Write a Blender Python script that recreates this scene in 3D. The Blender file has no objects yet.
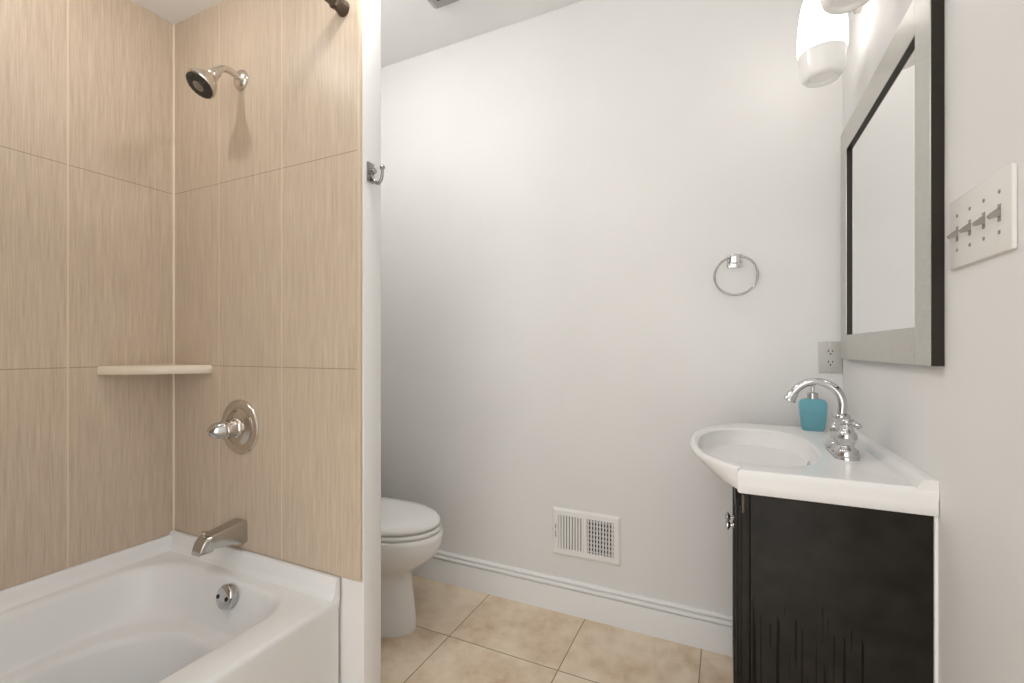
import bpy, bmesh, math
from math import sin, cos, pi, radians, atan2, sqrt
from mathutils import Vector, Matrix

SC = bpy.context.scene
COL = SC.collection

# ------------------------------------------------------------------ camera, world, lights, exposure
YAW = radians(25.15)
cam_d = bpy.data.cameras.new('camera')
cam = bpy.data.objects.new('camera', cam_d)
COL.objects.link(cam)
cam.location = (0, 0, 1.19)
cam.rotation_euler = (radians(90), 0, YAW)
cam_d.sensor_fit = 'HORIZONTAL'
cam_d.sensor_width = 36.0
cam_d.lens = 458.0 / 1024.0 * 36.0
cam_d.shift_y = 7.5 / 1024.0
cam_d.clip_start = 0.01
SC.camera = cam

world = bpy.data.worlds.new('world')
SC.world = world
world.use_nodes = True
bg = world.node_tree.nodes['Background']
bg.inputs[0].default_value = (1.0, 0.995, 0.985, 1)
bg.inputs[1].default_value = 2.5

SC.view_settings.view_transform = 'Standard'
SC.view_settings.look = 'None'
SC.view_settings.gamma = 1
SC.view_settings.use_curve_mapping = False
SC.view_settings.exposure = 0.0
SC.cycles.caustics_refractive = False

XR, YB, XA, YS = 0.374, 1.98, -1.786, 0.967      # right wall, back wall, tub wall tile face, shower wall tile face
XP, YP = -0.914, 1.044                            # partition end, partition far face
ZC, ZS = 2.74, 2.345                              # ceiling, lower ceiling over the tub
RIM = 0.535
DOWN = [(-1.40, 0.55, ZS), (-0.80, 0.87, ZS), (-0.35, 0.60, ZC), (-1.42, 1.19, ZC)]
DOME = [(0.032, 2.4), (0.032, 2.5), (0.12, 1.8), (0.14, 7.2)]    # radius and power of each glowing ceiling dome; those in the high ceiling are added fill
LAMPS = [(0.265, 1.683), (0.265, 1.33)]

# ------------------------------------------------------------------ materials
def mat(name, color, rough=0.5, metal=0.0, spec=0.5, emit=None, estr=0, trans=0, coat=0, ior=1.45):
    m = bpy.data.materials.new(name); m.use_nodes = True
    b = m.node_tree.nodes['Principled BSDF']
    b.inputs['Base Color'].default_value = (*color, 1)
    b.inputs['Roughness'].default_value = rough
    b.inputs['Metallic'].default_value = metal
    b.inputs['Specular IOR Level'].default_value = spec
    b.inputs['Transmission Weight'].default_value = trans
    b.inputs['Coat Weight'].default_value = coat
    b.inputs['Coat Roughness'].default_value = 0.05
    b.inputs['IOR'].default_value = ior
    if emit:
        b.inputs['Emission Color'].default_value = (*emit, 1)
        b.inputs['Emission Strength'].default_value = estr
    return m
class NT:
    def __init__(s, m):
        s.t = m.node_tree; s.b = s.t.nodes['Principled BSDF']
    def n(s, typ, **kw):
        x = s.t.nodes.new(typ)
        for k, v in kw.items(): setattr(x, k, v)
        return x
    def l(s, a, b): s.t.links.new(a, b)
    def set(s, sock, v):
        if hasattr(v, 'is_linked') or isinstance(v, bpy.types.NodeSocket): s.l(v, sock)
        else: sock.default_value = v
    def math(s, op, a, b=0.0, c=0.0):
        x = s.n('ShaderNodeMath', operation=op)
        s.set(x.inputs[0], a); s.set(x.inputs[1], b); s.set(x.inputs[2], c)
        return x.outputs[0]
    def pos(s):
        g = s.n('ShaderNodeNewGeometry'); x = s.n('ShaderNodeSeparateXYZ')
        s.l(g.outputs['Position'], x.inputs[0])
        return x.outputs[0], x.outputs[1], x.outputs[2]
    def comb(s, a, b, c):
        x = s.n('ShaderNodeCombineXYZ')
        s.set(x.inputs[0], a); s.set(x.inputs[1], b); s.set(x.inputs[2], c)
        return x.outputs[0]
    def noise(s, vec, scale, detail=3, rough=0.5):
        x = s.n('ShaderNodeTexNoise')
        x.inputs['Scale'].default_value = scale; x.inputs['Detail'].default_value = detail
        x.inputs['Roughness'].default_value = rough
        if vec is not None: s.l(vec, x.inputs['Vector'])
        return x.outputs['Fac']
    def ramp(s, fac, stops):
        x = s.n('ShaderNodeValToRGB'); e = x.color_ramp.elements
        while len(e) < len(stops): e.new(0.5)
        for q, (p, c) in zip(e, stops): q.position = p; q.color = (*c, 1)
        s.l(fac, x.inputs[0]); return x.outputs[0]
    def mix(s, fac, a, b):
        x = s.n('ShaderNodeMix', data_type='RGBA')
        s.set(x.inputs[0], fac)
        for i, v in ((6, a), (7, b)):
            if isinstance(v, tuple): x.inputs[i].default_value = (*v, 1)
            else: s.l(v, x.inputs[i])
        return x.outputs[2]
    def line(s, coord, origin, spacing, width):
        # 1 within width of a joint, else 0
        u = s.math('SUBTRACT', coord, origin - spacing / 2)
        u = s.math('DIVIDE', u, spacing)
        u = s.math('FRACT', u)
        u = s.math('ABSOLUTE', s.math('SUBTRACT', u, 0.5))
        return s.math('LESS_THAN', u, width / 2 / spacing)
    def bump(s, h, strength, dist=0.002):
        x = s.n('ShaderNodeBump'); x.inputs['Strength'].default_value = strength
        x.inputs['Distance'].default_value = dist
        s.l(h, x.inputs['Height']); s.l(x.outputs[0], s.b.inputs['Normal'])

def wall_paint(name, color, rough=0.55):
    m = mat(name, color, rough, spec=0.35); t = NT(m)
    g = t.n('ShaderNodeNewGeometry')
    n1 = t.noise(g.outputs['Position'], 2.0, 2)
    c = t.ramp(n1, [(0.3, tuple(v * 0.975 for v in color)), (0.7, tuple(min(1, v * 1.02) for v in color))])
    t.l(c, t.b.inputs['Base Color'])
    t.bump(t.noise(g.outputs['Position'], 260, 2), 0.06, 0.001)
    return m
M = {}
M['wall'] = wall_paint('wall_paint', (0.805, 0.795, 0.78))
M['ceil'] = wall_paint('ceiling_paint', (0.90, 0.90, 0.895), 0.7)
M['trim'] = mat('trim_paint', (0.86, 0.855, 0.845), 0.32)
M['chrome'] = mat('chrome', (0.58, 0.58, 0.585), 0.06, 1.0)
M['nickel'] = mat('brushed_nickel', (0.67, 0.63, 0.58), 0.2, 1.0)
M['satin'] = mat('satin_chrome', (0.52, 0.51, 0.49), 0.16, 1.0)
M['hook'] = mat('grey_steel', (0.36, 0.355, 0.345), 0.15, 1.0)
M['dknickel'] = mat('dark_bronze', (0.13, 0.11, 0.095), 0.3, 1.0)
M['porcelain'] = mat('porcelain', (0.82, 0.81, 0.795), 0.16, spec=0.14)
M['acrylic'] = mat('tub_enamel', (0.815, 0.82, 0.82), 0.30)
M['plastic'] = mat('white_plastic', (0.76, 0.74, 0.70), 0.3)
M['greyplate'] = mat('grey_plate', (0.56, 0.55, 0.51), 0.35)
M['dark'] = mat('dark_slot', (0.015, 0.014, 0.013), 0.7)
M['vent'] = mat('register_enamel', (0.86, 0.85, 0.83), 0.35)
M['caulk'] = mat('caulk', (0.82, 0.72, 0.58), 0.5)
M['edge'] = mat('tile_edge_trim', (0.62, 0.51, 0.385), 0.4)
M['mirror'] = mat('mirror_glass', (0.93, 0.935, 0.925), 0.0, 1.0)
M['frameside'] = mat('frame_side', (0.024, 0.019, 0.014), 0.42, spec=0.3)
M['bulbglass'] = mat('lit_opal_glass', (0.95, 0.93, 0.9), 0.25, emit=(1, 0.965, 0.92), estr=2.6)
M['opal'] = mat('opal_glass', (0.86, 0.85, 0.83), 0.2, emit=(1, 0.97, 0.93), estr=0.10)
M['shelf'] = mat('shelf_stone', (0.74, 0.645, 0.52), 0.35)
M['spray'] = mat('spray_rubber', (0.05, 0.046, 0.04), 0.45)
M['soapglass'] = mat('blue_glass', (0.34, 0.84, 1.0), 0.03, trans=0.8, ior=1.22)
M['grey'] = mat('grey_fan_grille', (0.42, 0.41, 0.40), 0.6)
M['shadegrey'] = mat('shaded_toggle_grey', (0.27, 0.255, 0.23), 0.3)  # shade on the toggle faces put into this grey; slots and screws share it

def brushed_frame():
    m = mat('frame_silver', (0.50, 0.49, 0.455), 0.36, 0.85); t = NT(m)
    x, y, z = t.pos()
    n = t.noise(t.comb(t.math('MULTIPLY', y, 40), t.math('MULTIPLY', z, 260), 0), 1.0, 3)
    t.l(t.ramp(n, [(0.2, (0.53, 0.515, 0.48)), (0.8, (0.63, 0.615, 0.575))]), t.b.inputs['Base Color'])
    return m
M['frame'] = brushed_frame()

def shower_tile(name, axis, origin):
    m = mat(name, (0.6, 0.48, 0.36), 0.38, spec=0.4); t = NT(m)
    x, y, z = t.pos()
    h = (x, y)[axis]
    v1 = t.comb(t.math('MULTIPLY', h, 300), t.math('MULTIPLY', z, 9), 0)
    v2 = t.comb(t.math('MULTIPLY', h, 90), t.math('MULTIPLY', z, 4), 3)
    n1 = t.noise(v1, 1.0, 3, 0.6); n2 = t.noise(v2, 1.0, 2)
    f = t.math('ADD', t.math('MULTIPLY', n1, 0.65), t.math('MULTIPLY', n2, 0.35))
    c = t.ramp(f, [(0.32, (0.485, 0.388, 0.292)), (0.52, (0.59, 0.484, 0.374)), (0.72, (0.68, 0.57, 0.455))])
    lv = t.line(h, origin, 0.3025, 0.0042)
    lh = t.line(z, 1.134, 0.6075, 0.0026)
    c = t.mix(lh, c, (0.36, 0.275, 0.19))
    c = t.mix(lv, c, (0.72, 0.60, 0.46))
    t.l(c, t.b.inputs['Base Color'])
    hgt = t.math('SUBTRACT', t.math('MULTIPLY', n1, 0.25), t.math('MAXIMUM', lv, lh))
    t.bump(hgt, 0.35, 0.0012)
    return m
M['tileA'] = shower_tile('linen_tile_long_wall', 1, 0.676)
M['tileB'] = shower_tile('linen_tile_end_wall', 0, -1.2304)

def floor_tile():
    m = mat('floor_travertine', (0.6, 0.48, 0.33), 0.34, spec=0.45); t = NT(m)
    x, y, z = t.pos()
    S = 0.4755
    ix = t.math('FLOOR', t.math('DIVIDE', t.math('SUBTRACT', x, -0.567), S))
    iy = t.math('FLOOR', t.math('DIVIDE', t.math('SUBTRACT', y, 1.607), S))
    off = t.math('ADD', t.math('MULTIPLY', ix, 7.31), t.math('MULTIPLY', iy, 3.77))
    v = t.comb(t.math('ADD', x, off), t.math('ADD', y, off), off)
    n1 = t.noise(v, 4.2, 6, 0.62); n2 = t.noise(v, 17, 4, 0.6)
    wn = t.n('ShaderNodeTexWhiteNoise', noise_dimensions='2D')
    t.l(t.comb(ix, iy, 0), wn.inputs['Vector'])
    f = t.math('ADD', t.math('MULTIPLY', n1, 0.68), t.math('MULTIPLY', n2, 0.32))
    f = t.math('ADD', f, t.math('MULTIPLY', t.math('SUBTRACT', wn.outputs['Value'], 0.5), 0.09))
    c = t.ramp(f, [(0.30, (0.54, 0.37, 0.24)), (0.45, (0.72, 0.57, 0.41)), (0.58, (0.83, 0.70, 0.54)), (0.74, (0.88, 0.78, 0.63))])
    g = t.math('MAXIMUM', t.line(x, -0.567, S, 0.004), t.line(y, 1.607, S, 0.004))
    c = t.mix(g, c, (0.27, 0.19, 0.12))
    t.l(c, t.b.inputs['Base Color'])
    t.bump(t.math('SUBTRACT', t.math('MULTIPLY', n2, 0.15), g), 0.4, 0.002)
    return m
M['floor'] = floor_tile()

def black_panel(name, drips):
    m = mat(name, (0.025, 0.021, 0.017), 0.45, spec=0.16); t = NT(m)
    x, y, z = t.pos()
    g = t.n('ShaderNodeNewGeometry')
    n = t.noise(g.outputs['Position'], 22, 4)
    c = t.ramp(n, [(0.3, (0.015, 0.0125, 0.0095)), (0.7, (0.025, 0.0215, 0.0165))])
    if drips:
        # dried drip marks running down the lower half of the panel
        d = t.noise(t.comb(t.math('MULTIPLY', x, 120), t.math('MULTIPLY', z, 1.6), 0), 1.0, 2)
        top = t.math('ADD', 0.60, t.math('MULTIPLY', t.math('SUBTRACT', t.noise(t.comb(t.math('MULTIPLY', x, 30), 0, 0), 1.0, 2), 0.5), 0.32))
        below = t.math('LESS_THAN', z, top)
        inx = t.math('MULTIPLY', t.math('LESS_THAN', x, 0.262), t.math('GREATER_THAN', x, 0.05))
        k = t.math('MULTIPLY', t.math('MULTIPLY', t.math('GREATER_THAN', d, 0.56), below), inx)
        c = t.mix(k, c, (0.006, 0.005, 0.004))
        r = t.math('SUBTRACT', 0.36, t.math('MULTIPLY', k, 0.2))
        t.l(r, t.b.inputs['Roughness'])
    t.l(c, t.b.inputs['Base Color'])
    return m
M['panel'] = black_panel('espresso_side_panel', True)
M['cab'] = black_panel('espresso_wood', False)

# ------------------------------------------------------------------ mesh helpers
def auto_sharp(bm, deg=38):
    lim = radians(deg)
    for f in bm.faces: f.smooth = True
    for e in bm.edges:
        if len(e.link_faces) == 2:
            e.smooth = e.calc_face_angle(0) < lim
def link(name, bm, m, parent=None, deg=38, origin=None, fixn=True):
    if fixn: bmesh.ops.recalc_face_normals(bm, faces=bm.faces)
    auto_sharp(bm, deg)
    me = bpy.data.meshes.new(name)
    if parent is not None:
        off = parent.location.copy()
    else:
        if origin is None:
            vs = [v.co for v in bm.verts]
            lo = [min(v[i] for v in vs) for i in range(3)]; hi = [max(v[i] for v in vs) for i in range(3)]
            origin = ((lo[0] + hi[0]) / 2, (lo[1] + hi[1]) / 2, lo[2])
        off = Vector(origin)
    root_off = off
    p = parent
    while p is not None and p.parent is not None:
        p = p.parent; root_off = root_off + p.location
    bmesh.ops.translate(bm, verts=bm.verts, vec=-root_off)
    bm.to_mesh(me); bm.free()
    o = bpy.data.objects.new(name, me); COL.objects.link(o)
    me.materials.append(m)
    if parent is not None: o.parent = parent
    else: o.location = off
    return o
def thing(name, label, cat, loc, group=None):
    o = bpy.data.objects.new(name, None); COL.objects.link(o)
    o.empty_display_size = 0.05; o.location = loc
    o['label'] = label; o['category'] = cat
    if group: o['group'] = group
    return o
def tag(o, label, cat, group=None):
    o['label'] = label; o['category'] = cat
    if group: o['group'] = group
    return o
def struct(name, bm, m, deg=38):
    o = link(name, bm, m, deg=deg); o['kind'] = 'structure'; return o
def BM(): return bmesh.new()
def box(bm, a, b, bev=0.0, seg=2):
    r = bmesh.ops.create_cube(bm, size=1.0)
    vs = r['verts']
    for v in vs:
        v.co = Vector([a[i] + (b[i] - a[i]) * (v.co[i] + 0.5) for i in range(3)])
    if bev > 0:
        es = list({e for v in vs for e in v.link_edges})
        bmesh.ops.bevel(bm, geom=es, offset=bev, segments=seg, profile=0.5, affect='EDGES', clamp_overlap=True)
    return bm
def frame_of(d):
    d = Vector(d).normalized()
    u = d.orthogonal().normalized() if abs(d.z) < 0.999 else Vector((1, 0, 0))
    if abs(d.z) < 0.999: u = Vector((0, 0, 1)).cross(d).normalized()
    return u, d.cross(u).normalized()
def loft(bm, loops, cap0=True, cap1=True, closed=True):
    rows = [[bm.verts.new(p) for p in L] for L in loops]
    for A, B in zip(rows, rows[1:]):
        n = len(A)
        for i in range(n if closed else n - 1):
            j = (i + 1) % n
            try: bm.faces.new((A[i], A[j], B[j], B[i]))
            except ValueError: pass
    if cap0: bm.faces.new(rows[0][::-1])
    if cap1: bm.faces.new(rows[-1])
    return rows
def lathe(bm, prof, base=(0, 0, 0), axis=(0, 0, 1), n=32, cap=True):
    # prof: (radius, distance along axis)
    u, v = frame_of(axis); d = Vector(axis).normalized(); base = Vector(base)
    loops = []
    for r, h in prof:
        r = max(r, 1e-4)
        loops.append([base + d * h + (u * cos(2 * pi * k / n) + v * sin(2 * pi * k / n)) * r for k in range(n)])
    loft(bm, loops, cap, cap)
    return bm
def tube(bm, pts, r, n=16, cap=True):
    pts = [Vector(p) for p in pts]
    rr = r if isinstance(r, (list, tuple)) else [r] * len(pts)
    loops = []; u = None
    for i, p in enumerate(pts):
        a = pts[max(i - 1, 0)]; b = pts[min(i + 1, len(pts) - 1)]
        d = (b - a).normalized()
        if u is None: u, v = frame_of(d)
        else:
            u = (u - d * u.dot(d)).normalized(); v = d.cross(u)
        loops.append([p + (u * cos(2 * pi * k / n) + v * sin(2 * pi * k / n)) * rr[i] for k in range(n)])
    loft(bm, loops, cap, cap)
    return bm
def smooth_path(pts, n=8):
    # Catmull-Rom
    P = [Vector(p) for p in pts]; P = [P[0] * 2 - P[1]] + P + [P[-1] * 2 - P[-2]]
    out = []
    for i in range(1, len(P) - 2):
        for k in range(n):
            t = k / n; a, b, c, d = P[i - 1:i + 3]
            out.append(0.5 * ((2 * b) + (c - a) * t + (2 * a - 5 * b + 4 * c - d) * t * t + (3 * b - a - 3 * c + d) * t ** 3))
    out.append(P[-2]); return out
def torus(bm, c, axis, R, r, n=48, m=12):
    u, v = frame_of(axis); d = Vector(axis).normalized(); c = Vector(c)
    rows = []
    for i in range(n):
        a = 2 * pi * i / n; e = u * cos(a) + v * sin(a)
        rows.append([bm.verts.new(c + e * (R + r * cos(2 * pi * k / m)) + d * (r * sin(2 * pi * k / m))) for k in range(m)])
    for i in range(n):
        A, B = rows[i], rows[(i + 1) % n]
        for k in range(m):
            bm.faces.new((A[k], A[(k + 1) % m], B[(k + 1) % m], B[k]))
    return bm
def rrect(x0, x1, y0, y1, z, r, n=8):
    if not isinstance(r, (list, tuple)): r = [r] * 4
    mx = 0.499 * min(x1 - x0, y1 - y0); r = [min(q, mx) for q in r]
    out = []
    for (cx, cy, a0, rad) in ((x1 - r[0], y1 - r[0], 0, r[0]), (x0 + r[1], y1 - r[1], 90, r[1]), (x0 + r[2], y0 + r[2], 180, r[2]), (x1 - r[3], y0 + r[3], 270, r[3])):
        for k in range(n + 1):
            a = radians(a0 + 90 * k / n)
            out.append(Vector((cx + rad * cos(a), cy + rad * sin(a), z)))
    return out

# ------------------------------------------------------------------ the setting
YF = -1.25
struct('floor', box(BM(), (-2.1, YF, -0.05), (0.5, 2.1, 0.0)), M['floor'])
struct('wall_back', box(BM(), (-2.1, YB, 0), (0.5, 2.1, ZC)), M['wall'])
struct('wall_right', box(BM(), (XR, YF, 0), (0.5, YB, ZC)), M['wall'])
struct('wall_left', box(BM(), (-2.1, YP, 0), (-1.98, YB, ZC)), M['wall'])
struct('wall_partition', box(BM(), (-2.1, YS + 0.008, 0), (XP, YP, ZC), 0.002), M['wall'])
struct('wall_tub', box(BM(), (-2.1, YF, 0), (XA - 0.008, YS + 0.008, ZC)), M['wall'])
struct('wall_foot', box(BM(), (XA - 0.008, -0.68, 0), (XP, -0.57, ZC)), M['wall'])
struct('ceiling', box(BM(), (-2.1, YF, ZC), (0.5, 2.1, ZC + 0.05)), M['ceil'])
struct('ceiling_lower', box(BM(), (XA - 0.008, -0.57, ZS), (-0.60, YS + 0.008, ZC)), M['ceil'])
# tiled faces of the tub alcove
struct('wall_tub_tile', box(BM(), (XA - 0.008, -0.56, RIM - 0.002), (XA, YS, ZS)), M['tileA'])
struct('wall_shower_tile', box(BM(), (XA, YS, RIM + 0.010), (-0.930, YS + 0.008, ZS)), M['tileB'])
struct('wall_foot_tile', box(BM(), (XA, -0.57, RIM), (-0.930, -0.56, ZS)), M['tileB'])
struct('trim_1', tube(BM(), [(XA + 0.0015, YS - 0.0015, RIM - 0.01), (XA + 0.0015, YS - 0.0015, ZS)], 0.004, 8), M['caulk'])
struct('trim_2', box(BM(), (-0.930, YS - 0.001, RIM + 0.010), (-0.916, YS + 0.008, ZS), 0.002), M['edge'])

struct('trim_3', box(BM(), (XP, YS + 0.008, 0), (XP + 0.003, YP, ZC), 0.001), M['trim'])

def profile_run(bm, prof, p0, p1, nrm):
    # prof: (out, z) closed polygon swept along the wall from p0 to p1
    p0, p1, nrm = Vector(p0), Vector(p1), Vector(nrm)
    loft(bm, [[p + nrm * o + Vector((0, 0, z)) for o, z in prof] for p in (p0, p1)])
    bmesh.ops.triangulate(bm, faces=[f for f in bm.faces if len(f.verts) > 4 and f.normal.length > 0 and abs(f.normal.dot((p1 - p0).normalized())) > 0.9], ngon_method='EAR_CLIP')
    return bm
BPROF = [(0, 0), (0.016, 0), (0.016, 0.108), (0.015, 0.111), (0.0085, 0.113), (0.0085, 0.1165), (0.0175, 0.118), (0.0205, 0.122), (0.0185, 0.129), (0.0125, 0.1325),
         (0.0065, 0.1335), (0.0065, 0.137), (0.0135, 0.1385), (0.0150, 0.142), (0.0115, 0.148), (0.005, 0.152), (0, 0.152)]
struct('baseboard_back', profile_run(BM(), BPROF, (-1.98, YB, 0), (XR, YB, 0), (0, -1, 0)), M['trim'], 20)
struct('baseboard_right', profile_run(BM(), BPROF, (XR, 1.15, 0), (XR, YF, 0), (-1, 0, 0)), M['trim'], 20)

# ------------------------------------------------------------------ bathtub
def bathtub():
    t = thing('bathtub', 'white alcove bathtub with raised wall lip and plain apron', 'bathtub', (-1.39, 0.2, 0))
    bm = BM()
    X0, X1, Y0, Y1 = XA + 0.002, -0.992, -0.56, YS - 0.002
    Z = 0.49
    L = [rrect(X0, X1, Y0, Y1, 0.0, 0.006), rrect(X0, X1, Y0, Y1, Z - 0.035, 0.006),
         rrect(X0, X1 + 0.004, Y0, Y1, Z - 0.016, 0.006), rrect(X0, X1 + 0.001, Y0, Y1, Z - 0.005, 0.006), rrect(X0, X1 - 0.008, Y0, Y1, Z, 0.006)]
    ix0, ix1, iy0, iy1 = -1.726, -1.088, -0.47, 0.898
    rc = [0.10, 0.15, 0.12, 0.10]
    def inn(d, z, rr=rc, fx=1.0): return rrect(ix0 + d, ix1 - d, iy0 + d * 1.3, iy1 - d * 0.9, z, [max(0.03, q + d * 0.4) for q in rr])
    L += [inn(-0.012, Z), inn(-0.004, Z - 0.002), inn(0.003, Z - 0.008), inn(0.008, Z - 0.02), inn(0.022, Z - 0.07), inn(0.036, 0.375)]
    r2 = [0.17, 0.19, 0.17, 0.15]
    L += [inn(0.040, 0.358, r2), inn(0.046, 0.352, r2), inn(0.054, 0.350, r2), inn(0.080, 0.346, r2), inn(0.086, 0.341, r2), inn(0.091, 0.325, r2),
          inn(0.11, 0.22, r2), inn(0.135, 0.135, r2), inn(0.165, 0.108, r2), inn(0.21, 0.10, r2)]
    loft(bm, L)
    # raised lip along the three walls, coved into the deck
    lip = [(0, Z - 0.01), (0.036, Z - 0.01), (0.030, Z + 0.002), (0.022, Z + 0.008), (0.017, Z + 0.018), (0.013, RIM - 0.004), (0.010, RIM), (0, RIM)]
    profile_run(bm, lip, (X0, Y0, 0), (X0, Y1, 0), (1, 0, 0))
    profile_run(bm, [(o, z + (0.010 if z > Z + 0.03 else 0)) for o, z in lip], (X0, Y1, 0), (X1 + 0.001, Y1, 0), (0, -1, 0))
    profile_run(bm, lip, (X0, Y0, 0), (X1 + 0.001, Y0, 0), (0, 1, 0))
    link('tub_shell', bm, M['acrylic'], t, 50, fixn=True)
    # overflow
    c = Vector((-1.345, 0.868, 0.455)); ax = Vector((0.0, -1, 0.22)).normalized()
    o = link('overflow_plate', lathe(BM(), [(0.035, -0.012), (0.035, 0.003), (0.033, 0.007), (0.027, 0.010), (0.012, 0.0115), (0.0, 0.0115)], c, ax, 40), M['chrome'], t)
    for s in (-1, 1):
        link('overflow_screw', lathe(BM(), [(0.006, 0.0), (0.006, 0.0025), (0.003, 0.004), (0, 0.004)], c + ax * 0.010 + Vector((s * 0.019, 0, 0)), ax, 12), M['dark'], o)
    link('drain', lathe(BM(), [(0.036, 0), (0.036, 0.004), (0.028, 0.006), (0.02, 0.004), (0, 0.004)], (-1.40, 0.60, 0.099), (0, 0, 1), 32), M['chrome'], t)
    return t
bathtub()

# ------------------------------------------------------------------ corner shelf
def corner_shelf():
    bm = BM()
    z0, z1 = 1.109, 1.136
    a = 0.222
    out = []
    A = Vector((XA, YS - a)); B = Vector((XA + a * 0.98, YS)); C = Vector((XA, YS))
    pts = [C, Vector((XA, YS - a))]
    for k in range(0, 13):
        s = k / 12
        p = Vector((XA + 0.012, YS - a)).lerp(Vector((XA + a * 0.98, YS - 0.012)), s)
        bulge = sin(pi * s) * 0.020
        pts.append(p + Vector((0.7071, -0.7071)) * bulge)
    pts.append(B)
    def ring(z, inset):
        c = Vector((XA, YS)); r = []
        for p in pts:
            q = p.copy()
            if inset:
                d = (p - c)
                if d.length > 0.01: q = p - d.normalized() * inset
            r.append(Vector((q.x, q.y, z)))
        return r
    loft(bm, [ring(z0, 0.003), ring(z0 + 0.005, 0), ring(z1 - 0.006, 0), ring(z1, 0.005)])
    bmesh.ops.triangulate(bm, faces=[f for f in bm.faces if len(f.verts) > 4])
    tag(link('corner_shelf', bm, M['shelf'], None, 50), 'beige stone corner shelf between the two tiled shower walls', 'shelf')
corner_shelf()

# ------------------------------------------------------------------ shower head, valve, spout
def shower():
    X = -1.417
    t = thing('showerhead', 'brushed nickel shower head on a short bent arm high on the tiled wall', 'shower head', (X, YS, 2.055))
    link('wall_flange', lathe(BM(), [(0.033, 0), (0.033, 0.003), (0.030, 0.008), (0.022, 0.013), (0.013, 0.016)], (X, YS, 2.056), (0, -1, 0), 36), M['nickel'], t)
    path = smooth_path([(X, YS - 0.002, 2.057), (X, 0.943, 2.064), (X, 0.920, 2.065), (X, 0.900, 2.056), (X, 0.885, 2.037)], 8)
    link('shower_arm', tube(BM(), path, 0.0105, 18), M['nickel'], t)
    p = Vector((X, 0.887, 2.040)); d = Vector((-0.03, -0.60, -0.80)).normalized()
    hd = link('head_body', lathe(BM(), [(0.013, -0.004), (0.0145, 0.0), (0.0145, 0.014), (0.017, 0.017), (0.018, 0.024), (0.016, 0.029), (0.021, 0.035),
                                        (0.033, 0.052), (0.040, 0.066), (0.0425, 0.075), (0.0425, 0.080), (0.040, 0.083)], p, d, 40), M['nickel'], t)
    f = BM()
    lathe(f, [(0.0385, 0.0805), (0.0385, 0.0845), (0.036, 0.0862), (0.022, 0.0868), (0.0, 0.0868)], p, d, 36)
    u, v = frame_of(d)
    for rad, n in ((0.033, 20), (0.026, 16)):
        for k in range(n):
            a = 2 * pi * k / n
            lathe(f, [(0.0022, 0.085), (0.0016, 0.0885), (0.0, 0.0885)], p + (u * cos(a) + v * sin(a)) * rad, d, 6)
    face = link('spray_face', f, M['spray'], hd)
    g = BM(); lathe(g, [(0.016, 0.086), (0.016, 0.0885), (0.013, 0.0895), (0.009, 0.088), (0.005, 0.090), (0, 0.0905)], p, d, 24)
    link('spray_hub', g, M['hook'], hd)

    c = Vector((-1.423, YS, 0.938))
    t = thing('shower_valve', 'round chrome shower valve with a pointed lever handle', 'shower valve', c)
    ax = (0, -1, 0)
    link('escutcheon', lathe(BM(), [(0.089, 0), (0.089, 0.003), (0.086, 0.007), (0.074, 0.010), (0.064, 0.010), (0.062, 0.0085), (0.056, 0.010), (0.048, 0.016), (0.030, 0.0185), (0, 0.019)], c, ax, 64), M['nickel'], t)
    b = BM()
    lathe(b, [(0.034, 0.014), (0.034, 0.020), (0.031, 0.024), (0.0285, 0.026), (0.0285, 0.05), (0.030, 0.052), (0.030, 0.056), (0.0275, 0.058), (0, 0.058)], c, ax, 40)
    hs = link('handle_sleeve', b, M['nickel'], t)
    l = BM()
    # bullet shaped lever that leans to the tub side of the sleeve
    d = Vector((-0.35, -1, -0.06)).normalized()
    lathe(l, [(0.0265, 0.0), (0.0275, 0.007), (0.0285, 0.010), (0.0275, 0.013), (0.0265, 0.022), (0.023, 0.033), (0.017, 0.043), (0.010, 0.050), (0.004, 0.054), (0, 0.055)], c + Vector((0.002, -0.046, 0)), d, 36)
    link('lever', l, M['chrome'], t)

    # tub spout
    c = Vector((-1.420, YS, 0.606))
    t = thing('tub_spout', 'brushed nickel tub spout with diverter pin above the bathtub', 'tub spout', c)
    bm = BM()
    S = [(0.000, 0.031, -0.037, 0.036), (0.012, 0.031, -0.037, 0.036), (0.03, 0.0295, -0.032, 0.034), (0.055, 0.028, -0.026, 0.031), (0.080, 0.027, -0.022, 0.0275),
         (0.100, 0.026, -0.020, 0.0245), (0.104, 0.026, -0.027, 0.0235), (0.120, 0.025, -0.027, 0.019), (0.130, 0.0235, -0.027, 0.010), (0.137, 0.0215, -0.027, -0.004), (0.141, 0.019, -0.027, -0.021)]
    loops = []
    for y, w, zb, zt in S:
        hh = zt - zb; r = min(0.010, hh * 0.45)
        ring = rrect(-w, w, zb, zt, 0, r, 4)
        loops.append([Vector((c.x + q.x, c.y - y, c.z + q.y)) for q in ring])
    loft(bm, loops)
    link('spout_body', bm, M['satin'], t, 40)
    k = BM(); lathe(k, [(0.0035, 0), (0.0035, 0.012), (0.0085, 0.014), (0.0085, 0.018), (0.006, 0.0195), (0, 0.0195)], c + Vector((0, -0.116, 0.017)), (0, 0, 1), 16)
    link('diverter_pin', k, M['nickel'], t)
shower()

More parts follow.
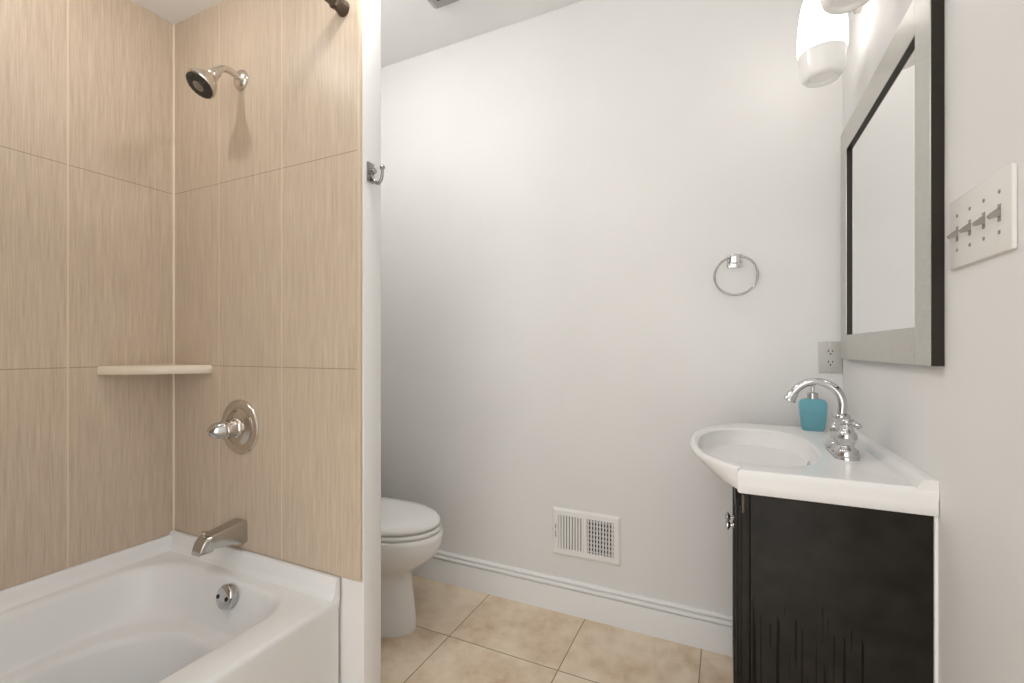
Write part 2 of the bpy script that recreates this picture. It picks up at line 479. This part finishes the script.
# ------------------------------------------------------------------ curtain rod, robe hook
def curtain_rod():
    x, z = -0.976, 2.146
    t = thing('curtain_rod', 'dark metal shower curtain rod running along above the bathtub edge', 'curtain rod', (x, YS, z))
    link('rod', tube(BM(), [(x, -0.555, z), (x, YS - 0.03, z)], 0.0115, 20), M['dknickel'], t)
    for y, d in ((YS - 0.001, (0, -1, 0)), (-0.559, (0, 1, 0))):
        link('end_socket', lathe(BM(), [(0.021, 0), (0.021, 0.006), (0.0185, 0.010), (0.0185, 0.030), (0.020, 0.032), (0.020, 0.036), (0.016, 0.040), (0.0165, 0.058), (0.0125, 0.062)], (x, y, z), d, 28), M['dknickel'], t)
curtain_rod()
def robe_hook():
    c = Vector((XP + 0.003, 0.997, 1.684))
    t = thing('robe_hook', 'chrome single robe hook on the narrow white wall end', 'hook', c)
    link('mounting_plate', box(BM(), (c.x, c.y - 0.013, c.z - 0.026), (c.x + 0.006, c.y + 0.013, c.z + 0.030), 0.002), M['hook'], t)
    b = BM()
    lathe(b, [(0.010, 0.004), (0.010, 0.010), (0.0075, 0.014), (0.0075, 0.02), (0.0, 0.021)], c + Vector((0, 0, 0.004)), (1, 0, 0), 20)
    pth = smooth_path([c + Vector(q) for q in ((0.008, 0, -0.004), (0.014, 0, -0.018), (0.025, 0, -0.030), (0.034, 0, -0.031), (0.043, 0, -0.021), (0.046, 0, -0.006), (0.046, 0, 0.006))], 6)
    tube(b, pth, [0.0055 - 0.0018 * i / (len(pth) - 1) for i in range(len(pth))], 14)
    lathe(b, [(0.003, -0.002), (0.006, 0.001), (0.0075, 0.005), (0.006, 0.009), (0.002, 0.0115), (0, 0.0118)], c + Vector((0.046, 0, 0.005)), (0, 0, 1), 18)
    link('hook_arm', b, M['hook'], t)
    s = BM()
    lathe(s, [(0.004, 0), (0.004, 0.002), (0.0, 0.003)], c + Vector((0.006, 0, -0.019)), (1, 0, 0), 10)
    link('screw', s, M['dknickel'], t)
robe_hook()

# ------------------------------------------------------------------ toilet
def toilet():
    yc = 1.575
    t = thing('toilet', 'white two piece toilet with closed lid behind the shower partition', 'toilet', (-1.62, yc, 0))
    def egg(xf, xb, w, z, n=48, p=2.0):
        xf += 0.12; xb += 0.05; z = z * 1.022
        # rounded at the front (+X), flatter at the back
        xm = xf - (xf - xb) * 0.44; out = []
        for k in range(n):
            a = 2 * pi * k / n
            cx, sy = cos(a), sin(a)
            if cx >= 0: x = xm + (xf - xm) * cx; y = w * sy
            else:
                x = xm + (xm - xb) * math.copysign(abs(cx) ** 0.75, cx); y = w * math.copysign(abs(sy) ** 0.85, sy)
            out.append(Vector((x, yc + y, z)))
        return out
    bm = BM()
    loft(bm, [egg(-1.318, -1.86, 0.125, 0.0), egg(-1.318, -1.86, 0.126, 0.02), egg(-1.322, -1.85, 0.123, 0.05), egg(-1.334, -1.84, 0.119, 0.13), egg(-1.346, -1.83, 0.114, 0.20), egg(-1.346, -1.82, 0.115, 0.228),
              egg(-1.322, -1.81, 0.128, 0.250), egg(-1.278, -1.80, 0.150, 0.280), egg(-1.230, -1.80, 0.172, 0.316), egg(-1.206, -1.80, 0.184, 0.345), egg(-1.197, -1.80, 0.188, 0.368), egg(-1.195, -1.80, 0.189, 0.395),
              egg(-1.196, -1.80, 0.188, 0.410), egg(-1.203, -1.80, 0.184, 0.416)])
    box(bm, (-1.93, yc - 0.11, 0.22), (-1.70, yc + 0.11, 0.414), 0.02, 3)
    link('bowl', bm, M['porcelain'], t, 60)
    link('seat', loft_bm([egg(-1.207, -1.76, 0.180, 0.418), egg(-1.202, -1.76, 0.183, 0.424), egg(-1.204, -1.76, 0.181, 0.433), egg(-1.211, -1.755, 0.176, 0.436)]), M['porcelain'], t, 60)
    link('lid', loft_bm([egg(-1.213, -1.76, 0.177, 0.440), egg(-1.207, -1.76, 0.181, 0.446), egg(-1.210, -1.76, 0.179, 0.457), egg(-1.224, -1.75, 0.168, 0.465), egg(-1.27, -1.72, 0.13, 0.470), egg(-1.36, -1.65, 0.07, 0.472)]), M['porcelain'], t, 60)
    for s in (-1, 1):
        link('hinge', box(BM(), (-1.785, yc + s * 0.07 - 0.018, 0.414), (-1.745, yc + s * 0.07 + 0.018, 0.45), 0.006), M['porcelain'], t)
    tk = BM()
    loft(tk, [rrect(-1.965, -1.795, yc - 0.20, yc + 0.20, 0.414, 0.03), rrect(-1.970, -1.785, yc - 0.22, yc + 0.22, 0.50, 0.03), rrect(-1.972, -1.778, yc - 0.23, yc + 0.23, 0.735, 0.03)])
    link('tank', tk, M['porcelain'], t, 60)
    link('tank_lid', loft_bm([rrect(-1.975, -1.770, yc - 0.238, yc + 0.238, 0.737, 0.03), rrect(-1.975, -1.768, yc - 0.24, yc + 0.24, 0.755, 0.03), rrect(-1.97, -1.776, yc - 0.232, yc + 0.232, 0.768, 0.03)]), M['porcelain'], t, 60)
    h = BM(); lathe(h, [(0.013, 0), (0.013, 0.008), (0.008, 0.012), (0.008, 0.02)], (-1.781, yc - 0.16, 0.67), (1, 0, 0), 16)
    tube(h, [(-1.764, yc - 0.165, 0.67), (-1.760, yc - 0.11, 0.662)], [0.007, 0.005], 10)
    link('flush_handle', h, M['chrome'], t)
def loft_bm(loops, **k):
    bm = BM(); loft(bm, loops, **k); return bm
toilet()

# ------------------------------------------------------------------ wall register
def register():
    x0, x1, z0, z1 = -0.7246, -0.4124, 0.2565, 0.468
    t = thing('air_register', 'white louvered air register low on the back wall', 'air vent', ((x0 + x1) / 2, YB, z0))
    bm = BM()
    b = 0.030
    yo = YB - 0.009
    def rr(dx, y): return [Vector((x0 + dx, y, z0 + dx)), Vector((x1 - dx, y, z0 + dx)), Vector((x1 - dx, y, z1 - dx)), Vector((x0 + dx, y, z1 - dx))]
    loft(bm, [rr(0, YB), rr(0, YB - 0.003), rr(0.010, yo), rr(b, yo), rr(b + 0.001, YB - 0.001)], False, False)
    xm = (x0 + x1) / 2
    box(bm, (xm - 0.007, yo, z0 + b), (xm + 0.007, YB - 0.001, z1 - b))
    link('register_frame', bm, M['vent'], t, 25)
    link('duct_opening', box(BM(), (x0 + b, YB - 0.0015, z0 + b), (x1 - b, YB - 0.0002, z1 - b)), M['dark'], t)
    w = (xm - 0.007 - (x0 + b))
    for side in (0, 1):
        xs = x0 + b if side == 0 else xm + 0.007
        n = 9; pitch = w / n
        for k in range(n):
            cx = xs + (k + 0.5) * pitch
            s = BM()
            ang = radians(14 if side == 0 else -42)
            hw = pitch * (0.36 if side == 0 else 0.44)
            dx, dy = cos(ang) * hw, sin(ang) * hw
            cy = YB - 0.0055
            n_ = Vector((-sin(ang), cos(ang), 0)) * 0.0004
            quad = [Vector((cx - dx, cy - dy * 0.75, 0)), Vector((cx + dx, cy + dy * 0.75, 0))]
            ring = [quad[0] + n_, quad[1] + n_, quad[1] - n_, quad[0] - n_]
            loft(s, [[q + Vector((0, 0, z0 + b)) for q in ring], [q + Vector((0, 0, z1 - b)) for q in ring]])
            link('louver', s, M['vent'], t)
        if side == 1:
            for k in range(8):
                zz = z0 + b + (k + 0.5) * (z1 - z0 - 2 * b) / 8
                link('damper_blade', box(BM(), (xs, YB - 0.0026, zz - 0.0022), (xs + w, YB - 0.0018, zz + 0.0022)), M['vent'], t)
    link('lever_slot', box(BM(), (x0 + 0.0175, yo - 0.0006, 0.335), (x0 + 0.0205, yo + 0.001, 0.395)), M['dark'], t)
    link('damper_lever', box(BM(), (x0 + 0.0165, yo - 0.006, 0.366), (x0 + 0.0215, yo, 0.374), 0.001), M['vent'], t)
register()

# ------------------------------------------------------------------ vanity cabinet
CY0, CY1 = 1.170, 1.885
def vanity():
    t = thing('vanity_cabinet', 'espresso black vanity cabinet under the white sink top', 'cabinet', (0.2, 1.53, 0))
    ZT = 0.861
    b = BM()
    box(b, (0.034, CY0 + 0.016, 0.09), (0.05, CY1 - 0.016, ZT))       # face frame behind the doors
    box(b, (0.05, CY1 - 0.016, 0.0), (0.366, CY1, ZT))
    box(b, (0.36, CY0 + 0.016, 0.09), (0.366, CY1 - 0.016, ZT))
    box(b, (0.05, CY0 + 0.016, 0.09), (0.36, CY1 - 0.016, 0.105))
    box(b, (0.075, CY0 + 0.016, 0.0), (0.09, CY1 - 0.016, 0.09))
    link('carcass', b, M['cab'], t)
    link('side_panel', box(BM(), (0.048, CY0, 0.0), (0.3685, CY0 + 0.016, ZT), 0.001), M['panel'], t)
    link('front_stile', box(BM(), (0.030, CY0 - 0.001, 0.0), (0.0465, CY0 + 0.016, ZT), 0.0015), M['cab'], t)
    link('scribe_strip', box(BM(), (0.3687, CY0 - 0.004, 0.0), (XR, CY0 + 0.006, ZT + 0.002)), M['trim'], t)
    ym = (CY0 + CY1) / 2
    for k, (y0, y1) in enumerate(((CY0 + 0.004, ym - 0.002), (ym + 0.002, CY1 - 0.004))):
        d = BM()
        box(d, (0.0225, y0, 0.10), (0.033, y1, 0.832), 0.002)
        x = 0.0225
        dr = link('door', d, M['cab'], t)
        p = BM()
        for a, bb in (((x - 0.004, y0, 0.10), (x, y0 + 0.05, 0.832)), ((x - 0.004, y1 - 0.05, 0.10), (x, y1, 0.832)),
                      ((x - 0.004, y0 + 0.05, 0.10), (x, y1 - 0.05, 0.15)), ((x - 0.004, y0 + 0.05, 0.782), (x, y1 - 0.05, 0.832))):
            box(p, a, bb, 0.001)
        link('door_frame', p, M['cab'], dr)
        yk = y1 - 0.03 if k == 0 else y0 + 0.03
        kn = lathe(BM(), [(0.007, 0), (0.0055, 0.004), (0.005, 0.010), (0.010, 0.013), (0.0165, 0.017), (0.0165, 0.020), (0.012, 0.0235), (0.005, 0.0255), (0, 0.026)], (x - 0.003, yk, 0.672), (-1, 0, 0), 28)
        link('knob', kn, M['chrome'], dr)
    for z in (0.838, 0.16):
        h = BM(); box(h, (0.0325, CY0 - 0.006, z - 0.018), (0.0365, CY0 + 0.002, z + 0.018), 0.001)
        tube(h, [(0.033, CY0 - 0.004, z - 0.02), (0.033, CY0 - 0.004, z + 0.02)], 0.0032, 10)
        link('hinge', h, M['dknickel'], t)
vanity()

# ------------------------------------------------------------------ sink top with bow front
TY0, TY1, TX = 1.157, 1.897, 0.0215
def sink():
    t = thing('sink_top', 'white ceramic sink top with bowed front basin on the black cabinet', 'sink', (0.2, 1.527, 0.863))
    bc = Vector((0.083, 1.515))
    ZD = 0.915
    ya, yb = 1.188, 1.868
    def belly(y, sag=0.126):
        s = (y - ya) / (yb - ya)
        if s <= 0 or s >= 1: return 0
        # full rounded bow
        return sag * (1 - abs(2 * s - 1) ** 2.3) ** 0.80
    poly0 = [Vector((0.372, TY0)), Vector((0.372, TY1)), Vector((TX, TY1)), Vector((TX, yb))]
    ny = 60
    ys = [yb + (ya - yb) * (0.5 - 0.5 * cos(pi * k / ny)) for k in range(ny + 1)]
    P = [(p.x, p.y, 0) for p in poly0[:3]]
    for y in ys: P.append((TX, y, belly(y)))
    P.append((TX, TY0, 0))
    # densify straight runs
    Q = []
    for i, p in enumerate(P):
        q = P[(i + 1) % len(P)]
        L = sqrt((p[0] - q[0]) ** 2 + (p[1] - q[1]) ** 2 + (p[2] - q[2]) ** 2)
        n = max(1, int(L / 0.02))
        for k in range(n):
            f = k / n; Q.append(tuple(p[j] + (q[j] - p[j]) * f for j in range(3)))
    def outline(z, fac=1.0, inset=0.0):
        o = []
        for x, y, b in Q:
            px, py = x - b * fac, y
            if inset:
                px += inset if x < 0.1 else (-inset * 0 if x > 0.36 else 0)
                if abs(y - TY0) < 1e-6: py += inset
                if abs(y - TY1) < 1e-6: py -= inset
            o.append(Vector((px, py, z)))
        return o
    angs = [atan2(y - bc.y, (x - b) - bc.x) for x, y, b in Q]
    def oval(rx0, rx1, ry, z, cx=0.0):
        o = []
        for a in angs:
            c, s = cos(a), sin(a)
            rx = rx1 if c > 0 else rx0
            r = 1 / ((abs(c) / rx) ** 2.4 + (abs(s) / ry) ** 2.4) ** (1 / 2.4)
            o.append(Vector((bc.x + cx + r * c, bc.y + r * s, z)))
        return o
    bm = BM()
    loops = [outline(0.863, 0.30, 0.02), outline(0.863, 0.52, 0.004), outline(0.868, 0.60, 0.0), outline(0.884, 0.82), outline(0.898, 0.96), outline(0.906, 1.0), outline(0.912, 1.0, 0.001), outline(ZD + 0.0015, 1.0, 0.006), outline(ZD + 0.001, 0.97, 0.012),
             oval(0.171, 0.148, 0.280, ZD - 0.0005), oval(0.167, 0.143, 0.272, ZD - 0.002), oval(0.162, 0.138, 0.264, ZD - 0.006)]
    for k in range(1, 15):
        a = pi / 2 * k / 14.5
        f = cos(a)
        loops.append(oval(0.022 + 0.140 * f, 0.022 + 0.116 * f, 0.024 + 0.24 * f, ZD - 0.006 - 0.115 * sin(a) ** 1.15))
    loft(bm, loops, True, True)
    # bowl under the deck, hidden in the cabinet but for the bow
    # raised back ledge against the right wall
    prof = [(0, ZD - 0.02), (0.040, ZD - 0.02), (0.034, ZD + 0.002), (0.028, ZD + 0.009), (0.024, ZD + 0.016), (0.018, ZD + 0.0185), (0, ZD + 0.0185)]
    profile_run(bm, prof, (0.3735, TY0 + 0.0014, 0), (0.3735, TY1 - 0.0014, 0), (-1, 0, 0))
    link('basin', bm, M['porcelain'], t, 40)
    link('drain', lathe(BM(), [(0.022, 0), (0.022, 0.003), (0.016, 0.0045), (0.012, 0.003), (0.011, 0.006), (0, 0.0065)], (bc.x, bc.y, ZD - 0.122), (0, 0, 1), 28), M['chrome'], t)
    link('overflow_hole', lathe(BM(), [(0.0085, 0), (0.0085, 0.002), (0.005, 0.002), (0.0, 0.0015)], (bc.x + 0.124, bc.y, ZD - 0.048), (-1, 0, 0.3), 18), M['chrome'], t)
sink()

# ------------------------------------------------------------------ faucet
ZD = 0.9155
def faucet():
    X, Y = 0.272, 1.452
    t = thing('faucet', 'chrome gooseneck faucet with two bell handles on the sink top', 'faucet', (X, Y, ZD))
    pl = loft_bm([rrect(X - 0.026, X + 0.026, Y - 0.082, Y + 0.082, ZD - 0.001, 0.026), rrect(X - 0.026, X + 0.026, Y - 0.082, Y + 0.082, ZD + 0.005, 0.026), rrect(X - 0.022, X + 0.022, Y - 0.078, Y + 0.078, ZD + 0.009, 0.022)])
    link('base_plate', pl, M['chrome'], t, 50)
    bell = [(0.028, 0.0), (0.0285, 0.004), (0.0265, 0.008), (0.0245, 0.011), (0.0245, 0.0145), (0.022, 0.017), (0.0165, 0.021), (0.0145, 0.026)]
    sp = BM()
    lathe(sp, [(0.026, 0.006), (0.026, 0.012), (0.021, 0.018), (0.016, 0.028), (0.0145, 0.05), (0.0145, 0.088), (0.0185, 0.092), (0.0195, 0.097), (0.0185, 0.102), (0.013, 0.106)], (X, Y, ZD), (0, 0, 1), 32)
    cx, cz, R = 0.2155, 1.044, 0.0585
    pts = [(X, Y, 0.99), (X, Y, 1.02)]
    for k in range(0, 25):
        a = radians(0 + 157 * k / 24)
        pts.append((cx + R * cos(a), Y, cz + R * sin(a)))
    tube(sp, pts, 0.0105, 22)
    s = link('spout', sp, M['chrome'], t, 50)
    e = Vector(pts[-1]); d = (e - Vector(pts[-2])).normalized()
    link('aerator', lathe(BM(), [(0.0115, -0.006), (0.0135, -0.002), (0.0135, 0.010), (0.0155, 0.013), (0.0155, 0.019), (0.011, 0.021), (0, 0.021)], e, d, 24), M['chrome'], s)
    for sgn in (-1, 1):
        y = Y + sgn * 0.053
        b = BM()
        lathe(b, [(0.028, 0.006), (0.0285, 0.012), (0.0265, 0.016), (0.0255, 0.022), (0.022, 0.025), (0.017, 0.029), (0.015, 0.032), (0.0175, 0.038), (0.0215, 0.047), (0.0225, 0.055), (0.0205, 0.063),
                  (0.0155, 0.070), (0.0115, 0.074), (0.011, 0.077), (0.0125, 0.079), (0.0125, 0.081), (0.009, 0.084), (0.0085, 0.087)], (X, y, ZD), (0, 0, 1), 32)
        h = link('handle', b, M['chrome'], t, 50)
        l = BM()
        lathe(l, [(0.009, 0.085), (0.0135, 0.088), (0.0145, 0.092), (0.0125, 0.097), (0.0065, 0.1005), (0, 0.1015)], (X, y, ZD), (0, 0, 1), 24)
        dd = Vector((0.35, sgn * 1.0 if sgn > 0 else -0.75, 0)).normalized()
        a = Vector((X, y, ZD + 0.093))
        tube(l, [a - dd * 0.004, a + dd * 0.012 + Vector((0, 0, 0.001)), a + dd * 0.028 + Vector((0, 0, -0.003)), a + dd * 0.040 + Vector((0, 0, -0.006)), a + dd * 0.046 + Vector((0, 0, -0.007))], [0.0055, 0.006, 0.0065, 0.0075, 0.004], 14)
        link('lever', l, M['chrome'], h, 50)
    r = BM(); lathe(r, [(0.0025, 0.0), (0.0025, 0.075), (0.006, 0.078), (0.006, 0.084), (0.003, 0.088), (0, 0.0885)], (X + 0.022, Y, ZD + 0.004), (0, 0, 1), 14)
    link('lift_rod', r, M['chrome'], t)
faucet()

# ------------------------------------------------------------------ soap dispenser
def soap():
    c = Vector((0.262, 1.833, ZD))
    t = thing('soap_dispenser', 'blue glass soap dispenser with chrome pump behind the faucet', 'soap dispenser', c)
    loops = []
    for w, z, r in ((0.030, 0.0, 0.012), (0.0335, 0.003, 0.013), (0.0365, 0.010, 0.014), (0.039, 0.030, 0.015), (0.042, 0.060, 0.016), (0.0435, 0.080, 0.017), (0.043, 0.090, 0.018), (0.040, 0.099, 0.019), (0.034, 0.104, 0.02), (0.024, 0.107, 0.016), (0.017, 0.109, 0.014)):
        loops.append([Vector((c.x, c.y, c.z)) + q for q in rrect(-w * 0.93, w * 0.93, -w * 0.68, w * 0.68, z, min(r, w * 0.65), 6)])
    link('bottle', loft_bm(loops), M['soapglass'], t, 50)
    p = BM(); lathe(p, [(0.0165, 0.107), (0.0165, 0.124), (0.014, 0.127), (0.007, 0.128), (0.0055, 0.129), (0.0055, 0.148), (0.009, 0.150), (0.009, 0.157), (0.006, 0.160), (0, 0.160)], c, (0, 0, 1), 28)
    pk = link('pump_collar', p, M['chrome'], t)
    n = BM(); tube(n, smooth_path([c + Vector(q) for q in ((0, 0, 0.154), (-0.018, -0.012, 0.155), (-0.034, -0.022, 0.153), (-0.040, -0.026, 0.146))], 6), 0.0042, 12)
    link('pump_nozzle', n, M['chrome'], t)
soap()

# ------------------------------------------------------------------ towel ring
def towel_ring():
    c = Vector((0.027, YB, 1.532))
    t = thing('towel_ring', 'chrome towel ring hanging from a square post on the back wall', 'towel ring', c)
    b = BM()
    box(b, (c.x - 0.026, YB - 0.006, c.z - 0.026), (c.x + 0.026, YB, c.z + 0.026), 0.004)
    box(b, (c.x - 0.020, YB - 0.012, c.z - 0.020), (c.x + 0.020, YB - 0.005, c.z + 0.020), 0.004)
    link('mounting_plate', b, M['chrome'], t)
    p = BM()
    box(p, (c.x - 0.011, YB - 0.046, c.z - 0.011), (c.x + 0.011, YB - 0.010, c.z + 0.011), 0.003)
    box(p, (c.x - 0.017, YB - 0.060, c.z - 0.017), (c.x + 0.017, YB - 0.044, c.z + 0.017), 0.004)
    link('post', p, M['chrome'], t)
    link('ring', torus(BM(), (c.x + 0.003, YB - 0.052, c.z - 0.064), (0, 1, 0), 0.0735, 0.0040), M['hook'], t)
towel_ring()

# ------------------------------------------------------------------ outlet and switches
def outlet():
    x0, x1, z0, z1 = 0.300, 0.372, 1.103, 1.2175
    xc = (x0 + x1) / 2
    t = thing('wall_outlet', 'grey duplex power outlet plate beside the mirror frame', 'outlet', (xc, YB, z0))
    link('cover_plate', box(BM(), (x0, YB - 0.006, z0), (x1, YB, z1), 0.0025), M['greyplate'], t)
    for s in (-1, 1):
        zc = (z0 + z1) / 2 + s * 0.0195
        r = BM()
        L = [[Vector((xc + q.x, y, zc + q.y)) for q in rrect(-0.0165, 0.0165, -0.0142, 0.0142, 0, 0.008, 5)] for y in (YB - 0.005, YB - 0.0072)]
        loft(r, L)
        rc = link('receptacle', r, M['greyplate'], t)
        d = BM()
        for dx, hh in ((-0.0065, 0.0042), (0.0065, 0.0035)):
            box(d, (xc + dx - 0.0013, YB - 0.0077, zc + 0.003 - hh), (xc + dx + 0.0013, YB - 0.007, zc + 0.003 + hh))
        lathe(d, [(0.0028, 0), (0.0028, 0.0006), (0, 0.0006)], (xc, YB - 0.0071, zc - 0.0075), (0, -1, 0), 12)
        link('socket_slots', d, M['dark'], rc)
    for z in (z1 - 0.010, z0 + 0.010):
        link('screw', lathe(BM(), [(0.0025, 0), (0.0025, 0.0008), (0, 0.0012)], (xc, YB - 0.006, z), (0, -1, 0), 10), M['chrome'], t)
outlet()
def switches():
    y0, y1, z0, z1 = 0.893, 1.098, 1.333, 1.456
    x = XR - 0.0065
    t = thing('switch_plate', 'white four gang light switch plate on the right wall', 'light switch', (XR, (y0 + y1) / 2, z0))
    bm = BM(); box(bm, (x, y0, z0), (XR, y1, z1), 0.0025, 3)
    link('cover_plate', bm, M['plastic'], t)
    zc = (z0 + z1) / 2 - 0.0
    w = 0.046
    for k in range(4):
        y = (y0 + y1) / 2 + (k - 1.5) * w
        s = link('toggle_slot', box(BM(), (x - 0.0006, y - 0.0042, zc - 0.0145), (x + 0.001, y + 0.0042, zc + 0.0115)), M['shadegrey'], t)
        up = 1 if k % 2 == 0 else -1
        g = BM()
        d = Vector((-1, 0, -0.55)).normalized()
        base = Vector((x, y, zc))
        lp = []
        for s_, ww, hh in ((0, 0.0042, 0.006), (0.008, 0.004, 0.0045), (0.0130, 0.0036, 0.0032), (0.0142, 0.0028, 0.0022)):
            c = base + d * s_; n = Vector((-d.z, 0, d.x))
            lp.append([c + Vector((0, a * ww, 0)) + n * (b * hh) for a, b in ((-1, -1), (1, -1), (1, 1), (-1, 1))])
        loft(g, lp)
        link('toggle', g, M['shadegrey'], t)
        for z in (zc + 0.0302, zc - 0.0302):
            link('screw', lathe(BM(), [(0.0032, 0), (0.0032, 0.0008), (0.001, 0.0016), (0, 0.0016)], (x, y, z), (-1, 0, 0), 12), M['shadegrey'], t)
switches()

# ------------------------------------------------------------------ mirror
def mirror():
    y0, y1, z0, z1 = 1.135, 1.897, 1.157, 1.920
    xf, xg = 0.352, 0.3615
    w = 0.0785
    t = thing('wall_mirror', 'square wall mirror in a silver frame with dark edges', 'mirror', (XR, (y0 + y1) / 2, z0))
    link('mirror_glass', box(BM(), (xg, y0 + w - 0.006, z0 + w - 0.006), (xg + 0.003, y1 - w + 0.006, z1 - w + 0.006)), M['mirror'], t)
    def rail(a0, a1, b0, b1, tip):
        # a face slab whose outer and inner ends are mitred
        bm = BM(); return bm
    # four mitred face rails; the near and far stiles run the full height
    eps = 0.0004
    for (ya, yb_, za, zb) in ((y0, y0 + w, z0, z1), (y1 - w, y1, z0, z1), (y0 + w + eps, y1 - w - eps, z0, z0 + w), (y0 + w + eps, y1 - w - eps, z1 - w, z1)):
        f = BM(); box(f, (xf, ya, za), (xf + 0.0022, yb_, zb), 0.0006, 1)
        r = link('frame_rail', f, M['frame'], t)
        c = BM(); box(c, (xf + 0.0021, ya + 0.0002, za + 0.0002), (XR - 0.0005, yb_ - 0.0002, zb - 0.0002))
        link('frame_core', c, M['frameside'], r)
mirror()

# ------------------------------------------------------------------ vanity light
def vanity_light():
    zc = 2.285
    ym = (LAMPS[0][1] + LAMPS[1][1]) / 2
    t = thing('vanity_light', 'two shade wall light with opal glass shades above the mirror', 'wall lamp', (XR, ym, zc))
    link('back_plate', loft_bm([[Vector((XR - d, ym + q.x, zc + q.y)) for q in rrect(-0.25 + e, 0.25 - e, -0.055 + e, 0.055 - e, 0, 0.02, 5)] for d, e in ((0, 0), (0.014, 0), (0.022, 0.008))]), M['nickel'], t)
    for k, (x, y) in enumerate(LAMPS):
        a = BM()
        tube(a, smooth_path([(XR - 0.02, y, zc), (XR - 0.06, y, zc + 0.002), (x + 0.01, y, zc + 0.012), (x, y, zc + 0.020)], 6), 0.008, 14)
        lathe(a, [(0.012, 0.03), (0.026, 0.026), (0.033, 0.012), (0.034, -0.008), (0.030, -0.010)], (x, y, zc + 0.015), (0, 0, 1), 28)
        link('lamp_arm', a, M['nickel'], t)
        b = BM()
        zt, zm, zb = 2.290, 2.100, 2.020
        prof = [(0.030, zt), (0.044, 2.282), (0.054, 2.260), (0.060, 2.225), (0.0645, 2.18), (0.066, 2.145), (0.066, 2.12), (0.064, zm), (0.058, zm - 0.014), (0.044, zm - 0.024), (0.024, zm - 0.030), (0.0, zm - 0.032)]
        lathe(b, prof, (x, y, 0), (0, 0, 1), 48, True)
        upper = link('lamp_shade', b, M['bulbglass' if k == 0 else 'opal'], t, 60)
        c = BM()
        prof2 = [(0.0640, zm - 0.001), (0.0615, 2.078), (0.0600, 2.056), (0.0580, zb + 0.020), (0.0545, zb + 0.008), (0.048, zb + 0.001), (0.040, zb), (0.036, zb + 0.003), (0.035, zb + 0.010), (0.0, zb + 0.012)]
        lathe(c, prof2, (x, y, 0), (0, 0, 1), 48, False)
        link('shade_rim', c, M['opal'], upper, 60)
vanity_light()

# ------------------------------------------------------------------ ceiling fan grille and domed lights, those in the high ceiling added as unseen fill
def ceiling_fan():
    x0, x1, y0, y1 = -1.20, -0.88, 1.41, 1.735
    t = thing('exhaust_fan_grille', 'square grey exhaust fan grille on the ceiling near the back wall', 'exhaust fan', ((x0 + x1) / 2, (y0 + y1) / 2, ZC))
    g = loft_bm([rrect(x0, x1, y0, y1, ZC, 0.015, 4), rrect(x0, x1, y0, y1, ZC - 0.008, 0.015, 4), rrect(x0 + 0.02, x1 - 0.02, y0 + 0.02, y1 - 0.02, ZC - 0.022, 0.012, 4)])
    link('grille_cover', g, M['grey'], t)
    s = BM()
    for k in range(8):
        yy = y0 + 0.06 + k * 0.029
        box(s, (x0 + 0.05, yy, ZC - 0.0235), (x1 - 0.05, yy + 0.008, ZC - 0.021))
    link('grille_slots', s, M['dark'], t)
ceiling_fan()
for (x, y, z), (r, power), lab in zip(DOWN, DOME, ('small domed ceiling light in the low ceiling over the bathtub', 'small domed ceiling light at the outer edge of the low ceiling',
                                          'added unseen fill light, large dome in the high ceiling near the sink', 'added unseen fill light, large dome in the high ceiling over the toilet')):
    t = thing('dome_light', lab, 'ceiling light', (x, y, z), 'domed ceiling lights')
    b = BM(); lathe(b, [(r + 0.014, 0), (r + 0.014, -0.010), (r + 0.004, -0.014), (r, -0.016), (r * 0.9, -0.034), (r * 0.9, -0.045)], (x, y, z), (0, 0, 1), 36, False)
    link('trim_ring', b, M['trim'], t)
    m = mat('glowing_dome', (1, 1, 1), 0.5, emit=(1, 0.98, 0.955), estr=power / (pi * pi * r * r * 1.64))
    link('dome_glass', lathe(BM(), [(r * 0.97 * cos(k * pi / 16), -0.044 - 0.8 * r * sin(k * pi / 16)) for k in range(9)], (x, y, z), (0, 0, 1), 32), m, t)
